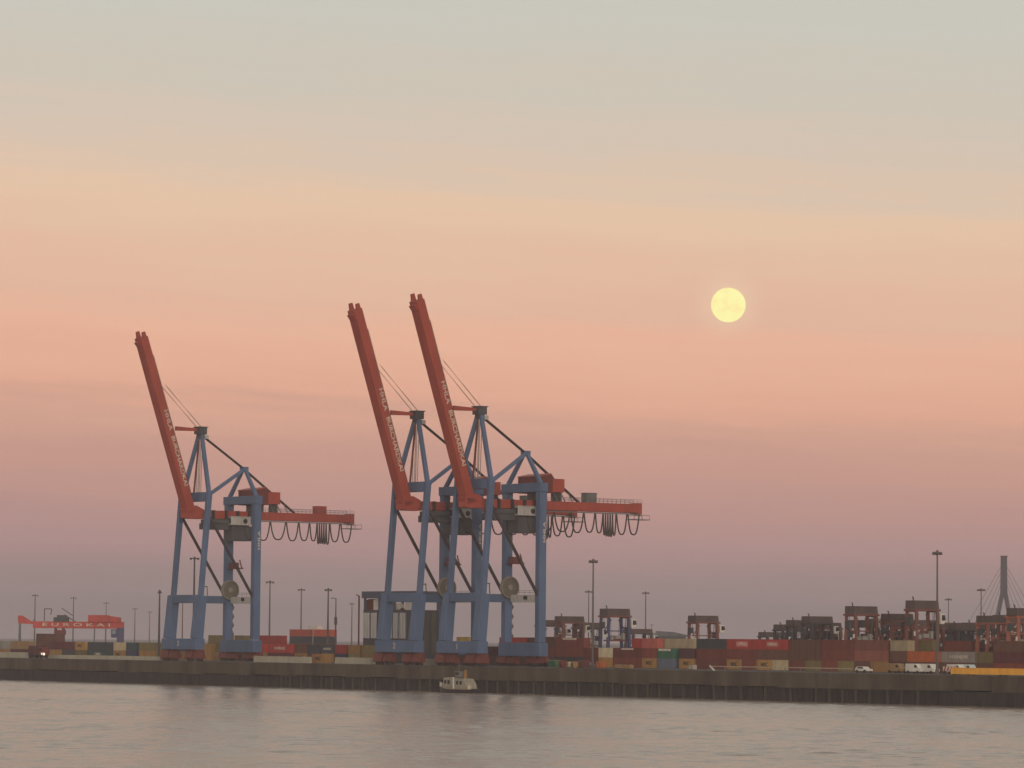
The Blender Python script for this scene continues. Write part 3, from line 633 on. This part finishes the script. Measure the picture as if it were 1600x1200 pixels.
MB().box(-.35, .35, -.35, .35, 11.5, 14).build('junction_box', MAST, o)
o = mast(1200, 285.5, 940, 'thin red pole seen through the lower portal of the lone crane', r=.22, head=False, m=DARKRED, group=None)

# ------------------------------------------------------------------ far cable stayed bridge
BY = 2700.0
BM_ = mat('bridge_steel', (.03, .03, .05), .6, .15)
b0 = depth(1568.5, 870, BY); br = thing('cable_stayed_bridge', (b0.x, BY, QZ), 'far grey cable-stayed bridge with forked pylon above the orange carriers', 'bridge', None, 0)
k = BY / F; bz = lambda py: b0.z + (870 - py) * k - QZ
pl = MB().beam((0, 0, bz(926)), (0, 0, bz(870)), 9 * k, 10 * k, 9 * k, 9 * k).box(-4.8 * k, 4.8 * k, -4, 4, bz(870), bz(868.5))
pl.beam((-1.6 * k, 0, bz(924)), (-9.5 * k, 0, bz(962)), 8 * k, 5.6 * k).beam((1.6 * k, 0, bz(924)), (8.6 * k, 0, bz(962)), 8 * k, 5.4 * k)
pl.beam((-9.5 * k, 0, bz(962)), (-6 * k, 0, 0), 8 * k, 5.6 * k).beam((8.6 * k, 0, bz(962)), (6 * k, 0, 0), 8 * k, 5.4 * k).build('pylon', BM_, br)
MB().box(-75 * k, 900 * k, -8, 8, bz(992), bz(989)).build('deck', BM_, br)
for i in range(5):
    for s in (-1, 1):
        MB().tube((s * 4 * k, 0, bz(884 + i * 9)), (s * (64 - i * 11) * k, 0, bz(989)), .15, n=5).build('stay_cable', mat('stay_steel', (.10, .09, .10), .6, .1), br)

# ------------------------------------------------------------------ tall blue building behind the middle crane
bu = 50.0; bv = vq(567, bu)
bz_ = lambda py: H + (998.6 - py) * (Q(bu, bv).y / F) - QZ
bd = thing('terminal_building', Q(bu, bv), 'tall dark blue terminal building with white slatted front behind the middle crane', 'building')
FB = mat('navy_cladding', (.07, .09, .13), .5, .2); FD = mat('dark_cladding', (.06, .062, .07), .6, .25)
W_ = 26.0; DD = 9.0; top = bz_(925)
wt = bz_(954)
MB().box(0, DD, -W_, 0, 0, wt).build('wall', FD, bd)
for y in (0, -7.5, -15, -W_ + .6):
    for x in (.1, DD - .7): MB().box(x, x + .6, y - .6, y, wt, top - 2.0).build('post', FB, bd)
MB().box(-.4, DD + .4, -W_ - .3, .4, top - 2.0, top).build('roof', FB, bd)
fm = [(.5, 3.6), (4.4, 7.0), (11.5, 15.0), (15.8, 18.2), (19.0, 22.0)]
for i, (a_, b_) in enumerate(fm):
    wn = MB().box(-.12, -.002, -b_, -a_, bz_(998), bz_(958)).build('window', mat('pale_blue_glazing', (.26, .30, .36), .25, .3, 1.0), bd)
    ml = MB(); y = a_
    while y < b_ - .2:
        ml.box(-.3, -.121, -y - .26, -y, bz_(997.5), bz_(958.5)); y += .75
    ml.build('frame', WHITE, wn)
for a_, b_, mm_, z0, z1 in ((.3, 3.5, DARKRED, 949, 938), (3.9, 6.8, WHITE, 946, 938), (10, 13, WHITE, 950, 944), (13.4, 17.5, WHITE, 951, 945), (10, 18, DARKRED, 957, 952), (20, 23, WHITE, 944, 940)):
    MB().box(.9, 2.4, -b_, -a_, min(bz_(z0), wt + .02), bz_(z1)).box(1.2, 2.0, -b_ + .3, -a_ - .3, bz_(z1), bz_(z1) + .25).build('roof_unit', mm_, bd)
for i in range(3): MB().box(DD, DD + .15, -W_ + .1, -W_ + .2, 0, 1)
for x in (1.5, 4.2, 6.9): MB().box(x - .9, x + .9, -W_ - .12, -W_ - .002, 3, wt - .6).build('panel', mat('olive_panel', (.09, .085, .065), .7, .3), bd)
MB().beam((-.9, 1.0, 0), (-.9, 1.0, bz_(932)), .35, .35).beam((-.9, 1.0, bz_(932)), (-1.5, 1.6, bz_(930)), .25, .25).build('downpipe', DARKRED, bd)

# low dark shed far behind the stacks
sy = 1400; sx = lambda px: depth(px, 990, sy).x; sz = lambda py: H + (1002 - py) * sy / F
sh = thing('storage_shed', (sx(1049), sy, QZ), 'low dark blue-grey shed roof showing above the beige container', 'shed', None, 0)
hw = (sx(1072) - sx(1026)) / 2
MB().box(-hw, hw, 0, 14, 0, sz(994.2) - QZ).build('wall', SLATE, sh)
MB().prism([(-hw - .5, sz(994.2) - QZ), (-hw + .3, sz(986) - QZ), (hw * .2, sz(987.5) - QZ), (hw + .5, sz(992) - QZ), (hw + .5, sz(994.2) - QZ)], -.4, 14.4).build('roof', mat('blue_grey_roof', (.09, .10, .12), .6, .2), sh)

# ------------------------------------------------------------------ quay edge: barriers, rail, yellow beam
PALE = mat('pale_concrete', (.34, .32, .25), .85, .22, .4)
for px0, px1, lab in ((-30, 47, 'pale concrete barrier at the far end before the dark tractor'), (76, 252, 'long thin pale barrier between the dark tractor and the lone crane'), (398, 486, 'pale concrete barrier just past the lone crane towards the boat'), (525, 600, 'pale concrete barrier just before the middle crane'), (652, 690, 'short pale barrier between the two overlapping cranes')):
    v0, v1 = vq(px0, 13), vq(px1, 13); m = MB(); v = v0; thin = px0 == 76
    o = thing('flood_barrier', Q(13, v0), lab, 'barrier', 'pale barriers along the quay')
    hh = 1.15 if thin else 1.75
    while v < v1 - .5:
        L_ = min(6.0, v1 - v); m.prism([(-.45, 0), (-.25, hh), (.25, hh), (.45, 0)], -(v - v0) - L_ + .06, -(v - v0)); v += 6.0
    m.build('barrier_wall', PALE, o)
v0, v1 = vq(1110, 3), vq(1332, 3)
o = thing('guard_rail', Q(3, v0), 'thin white guard rail along the quay edge below the red containers', 'guard rail')
MB().box(-.12, .12, -(v1 - v0), 0, .98, 1.18).build('rail', PALE, o)
y = 0
while y < v1 - v0:
    MB().box(-.08, .08, -y - .1, -y + .1, 0, .95).build('post', GREY, o); y += 5.5
MB().beam((0, .2, 1.2), (0, -1.6, 0), .3, .3).build('brace', WHITE, o)
YEL = mat('yellow_paint', (.80, .40, .05), .5, .16, .8)
v0 = vq(1487, 2); o = thing('yellow_barrier', Q(2, v0), 'long bright yellow steel barrier on top of the quay wall', 'barrier')
for i, L_ in enumerate((6.2, 9.8, 12.0, 12.0)):
    y = sum((6.2, 9.8, 12.0, 12.0)[:i]) + .15 * i
    MB().box(-.35, .35, -y - L_, -y, .25, 1.55).box(-.42, .42, -y - L_, -y, 1.55, 1.7).build('panel', YEL, o, .04)
    MB().box(-.3, .3, -y - 1.0, -y - .5, .0, .25).box(-.3, .3, -y - L_ + .5, -y - L_ + 1, 0, .25).build('foot', DARK, o)
v0 = vq(1474, 4); o = thing('striped_barrier', Q(4, v0), 'small red and white striped barrier by the end of the yellow one', 'barrier')
MB().box(-.1, .1, -4.2, 0, .9, 1.9).build('board', WHITE, o)
for i in range(4): MB().hexa([(-.13, -i - .2, .9), (-.11, -i - .2, .9), (-.11, -i - .7, .9), (-.13, -i - .7, .9), (-.13, -i - .6, 1.9), (-.11, -i - .6, 1.9), (-.11, -i - 1.1, 1.9), (-.13, -i - 1.1, 1.9)]).build('stripe', RED, o)
for y in (-.4, -3.8): MB().beam((-.5, y, 0), (0, y, .9), .12, .12).beam((.5, y, 0), (0, y, .9), .12, .12).build('foot', DARK, o)

# ------------------------------------------------------------------ vehicles on the quay
def van(px, u, label, m, L_=5.2, name='parked_van', cat='van'):
    o = thing(name, Q(u, vq(px, u)), label, cat, 'vehicles parked on the quay', RZ - math.pi / 2)
    Hh = 2.3 if cat == 'van' else 1.45
    if cat == 'van': pts = [(-L_ / 2, .45), (-L_ / 2, Hh), (L_ * .22, Hh), (L_ * .36, 1.35), (L_ / 2, 1.1), (L_ / 2, .45)]
    else: pts = [(-L_ / 2, .4), (-L_ / 2, .95), (-L_ * .36, Hh), (L_ * .12, Hh), (L_ * .27, .95), (L_ / 2, .85), (L_ / 2, .4)]
    MB().prism(pts, -.95, .95).build('body', m, o, .06)
    if cat == 'van': MB().prism([(L_ * .08, 1.4), (L_ * .08, 2.0), (L_ * .21, 2.0), (L_ * .31, 1.4)], -.97, -.955).build('window', GLASS, o)
    else: MB().prism([(-L_ * .30, 1.0), (-L_ * .25, 1.36), (L_ * .1, 1.36), (L_ * .22, 1.0)], -.97, -.955).build('window', GLASS, o)
    for x in (-L_ * .31, L_ * .31):
        for s in (-1, 1): MB().tube((x, s * .98 - .1, .36), (x, s * .98 - .1 + .2, .36), .36, n=12).build('wheel', RUBBER, o)
    return o
van(1402, 20, 'tan van at the front of the row below the orange container', CM['tan']); van(1431, 20, 'white van below the orange container, second in the row', WHITE); van(1452, 21, 'white van close beside the tallest mast', WHITE); van(1496, 19, 'white van behind the start of the yellow barrier', WHITE); van(1513, 21, 'pale blue van behind the long yellow barrier', mat('pale_blue_paint', (.42, .52, .54), .4, .1))
van(1350, 18, 'small white car below the last rust red containers', WHITE, 4.3, 'parked_car', 'car'); van(905, 20, 'white car among clutter between tallest crane and slim mast', WHITE, 4.3, 'parked_car', 'car'); van(918, 24, 'silver car close before the slim mast', GREY, 4.4, 'parked_car', 'car'); van(887, 22, 'orange car among clutter beside the tallest crane', SORG, 4.2, 'parked_car', 'car')
# dark terminal tractor with its lamp lit
o = thing('terminal_tractor', Q(9, vq(63, 9)), 'dark maroon terminal tractor with one lit headlamp on the quay', 'tractor', None, RZ - math.pi / 2)
MB().box(-5.5, 3.0, -1.2, 1.2, .9, 1.35).build('chassis', DARK, o)
MB().prism([(1.0, 1.35), (1.0, 3.5), (2.7, 3.5), (3.3, 2.3), (3.4, 1.0), (1.2, 1.0)], -1.2, 1.2).build('cab', DARKRED, o, .06)
MB().prism([(1.3, 2.4), (1.3, 3.2), (2.6, 3.2), (2.95, 2.4)], -1.22, -1.205).build('window', GLASS, o)
MB().box(-5.5, .6, -1.2, 1.2, 1.4, 3.9).build('load_box', CM['maroon'], o, .05)
for x in (-4.6, -3.4, 2.2):
    for s in (-1, 1): MB().tube((x, s * 1.0 - .2, .52), (x, s * 1.0 + .2, .52), .52, n=14).build('wheel', RUBBER, o)
hl = bpy.data.materials.new('lit_lamp'); hl.use_nodes = True; hb = hl.node_tree.nodes['Principled BSDF']; hb.inputs['Emission Color'].default_value = (1, .86, .68, 1); hb.inputs['Emission Strength'].default_value = .8
MB().tube((3.3, -.75, 1.35), (3.5, -.75, 1.35), .42, n=12).tube((2.9, -1.25, 1.45), (2.9, -1.19, 1.45), .34, n=12).build('headlight', hl, o)
# green skip
o = thing('waste_skip', Q(22, vq(869, 22)), 'green waste skip by the foot of the tallest crane', 'skip')
MB().prism([(-1.2, .1), (-1.9, 1.7), (1.9, 1.7), (1.2, .1)], -1.6, 1.6).build('tub', CM['green'], o)
MB().box(-2.0, 2.0, -1.7, -1.5, 1.7, 1.85).box(-2.0, 2.0, 1.5, 1.7, 1.7, 1.85).build('rim', CM['olive'], o)

# loose gear on the apron beside the tallest crane
def drum(px, u, m, lab, rad):
    o = thing('cable_drum', Q(u, vq(px, u)), lab, 'cable drum')
    for y in (-.55, .45): MB().tube((0, y, rad), (0, y + .1, rad), rad, n=18).build('flange', m, o)
    MB().tube((0, -.45, rad), (0, .45, rad), rad * .6, n=14).build('barrel', DARK, o)
drum(879, 12, CM['rust red'], 'rust red cable drum on the apron beside the green skip', 1.0); drum(897, 10, CM['tan'], 'tan cable drum on the apron before the parked white car', .85)
def crate(px, u, m, lab, a, b, h):
    o = thing('crate', Q(u, vq(px, u)), lab, 'crate')
    MB().box(-a / 2, a / 2, -b / 2, b / 2, .15, h).build('box', m, o, .03)
    for y in (-b / 2 + .15, 0, b / 2 - .15): MB().box(-a / 2, a / 2, y - .08, y + .08, 0, .15).build('skid', CM['brown'], o)
    for y in (-b / 3, b / 3): MB().box(-a / 2 - .03, a / 2 + .03, y - .06, y + .06, h, h + .05).box(-a / 2 - .04, -a / 2 - .005, y - .06, y + .06, .15, h).build('batten', CM['tan'], o)
crate(889, 14, CM['cream'], 'small cream crate between the two cable drums', 1.6, 1.8, 1.5); crate(912, 12, CM['maroon'], 'dark maroon crate on the apron close before the slim mast', 2.0, 2.6, 1.9)
crate(939, 12, CM['orange'], 'orange crate just past the foot of the slim mast', 1.6, 2.0, 1.7); crate(975, 11, CM['tan'], 'long low tan crate on the apron after the slim mast', 1.6, 6.0, 1.0); crate(1082, 12, CM['pale grey'], 'pale crate on the apron before the start of the guard rail', 1.4, 1.8, 1.2)

# ------------------------------------------------------------------ work boat at the wall
ub = -7.0; vb = vq(716, ub, 1082)
bt = thing('work_boat', Q(ub, vb, 0), 'small cream and dark work boat lying against the quay wall', 'boat', None, RZ - math.pi / 2)
L_ = 16.0; m = MB(); secs = []
for i in range(13):
    t = i / 12; x = -L_ / 2 + L_ * t
    hb_ = 2.3 * (1 - max(0, (.55 - t) / .55 - .12) ** 2.2 if t < .5 else 1 - .25 * ((t - .5) / .5) ** 2)
    hb_ = max(.12, hb_) if t > 0 else .1
    zd = 1.15 + 1.0 * max(0, (.45 - t) / .45) ** 1.6
    secs.append([(x, -hb_, zd), (x, -hb_ * .9, .3), (x, -hb_ * .55, -.5), (x, hb_ * .55, -.5), (x, hb_ * .9, .3), (x, hb_, zd)])
vsx = [p for s in secs for p in s]; fsx = []
for i in range(12):
    for j in range(5): fsx.append((i * 6 + j, i * 6 + j + 1, (i + 1) * 6 + j + 1, (i + 1) * 6 + j))
    fsx.append((i * 6 + 5, i * 6, (i + 1) * 6, (i + 1) * 6 + 5))
fsx += [tuple(range(6))[::-1], tuple(range(72, 78))]
m.add(vsx, fsx).build('hull', mat('dark_hull', (.035, .03, .04), .4, .2), bt)
MB().path([(s[0][0], s[0][1] - .03, s[0][2] - .12) for s in secs], .1, 5).build('rubbing_strake', CM['beige'], bt)
CR = mat('cream_superstructure', (.27, .25, .20), .6, .35, 1.5)
c1 = MB().prism([(-4.6, 1.1), (-4.3, 3.9), (-.6, 4.1), (.2, 1.1)], -1.7, 1.7).build('fore_cabin', CR, bt, .1)
MB().box(-3.9, -3.0, -1.72, -1.705, 2.3, 3.3).box(-2.5, -1.4, -1.72, -1.705, 2.3, 3.3).build('window', GLASS, c1)
c2 = MB().prism([(.8, 1.1), (.6, 3.9), (4.4, 3.7), (5.6, 2.4), (6.0, 1.1)], -1.75, 1.75).build('aft_cabin', CR, bt, .1)
MB().box(1.4, 2.3, -1.77, -1.755, 2.2, 3.1).box(2.9, 3.9, -1.77, -1.755, 2.2, 3.1).build('window', GLASS, c2)
wh = MB().prism([(.2, 4.0), (-.2, 5.6), (2.0, 5.5), (2.4, 3.95)], -1.2, 1.2).build('wheelhouse', GREY, bt, .08)
MB().box(.2, 1.7, -1.22, -1.205, 4.7, 5.3).build('window', GLASS, wh)
MB().tube((.4, 0, 5.5), (.3, 0, 8.0), .09, .05).beam((.3, -.9, 7.0), (.3, .9, 7.0), .08, .08).build('mast', GREY, bt)
MB().tube((2.9, 0, 3.8), (3.2, 0, 5.9), .5, .42, 12).build('funnel', CM['ochre'], bt)
MB().tube((6.9, -1.5, 1.0), (6.9, -1.5, 2.0), .5, n=12).tube((-6.0, -1.1, 1.7), (-6.2, -1.1, 2.5), .35, n=10).build('fender', LETTER, bt)
MB().beam((.4, -1.8, 1.1), (.05, -1.6, 4.0), .2, .5).build('side_board', WHITE, bt)
rl = MB()
for s in secs[1:5]: rl.tube((s[0][0], s[0][1] + .1, s[0][2]), (s[0][0], s[0][1] + .1, s[0][2] + .9), .04, n=4)
rl.path([(s[0][0], s[0][1] + .1, s[0][2] + .9) for s in secs[1:5]], .04, 4); rl.build('handrail', WHITE, bt)

# ------------------------------------------------------------------ thin evening haze
hz = bpy.data.materials.new('haze_air'); hz.use_nodes = True; n2 = hz.node_tree; n2.nodes.clear()
pv = n2.nodes.new('ShaderNodeVolumePrincipled'); pv.inputs['Density'].default_value = .00012; pv.inputs['Color'].default_value = (.93, .85, .91, 1); pv.inputs['Anisotropy'].default_value = 0
o2 = n2.nodes.new('ShaderNodeOutputMaterial'); n2.links.new(pv.outputs[0], o2.inputs['Volume'])
HZ = MB().box(-FAR - 50, FAR + 50, -450, FAR + 50, -1.8, 150).build('haze', hz); HZ['kind'] = 'stuff'
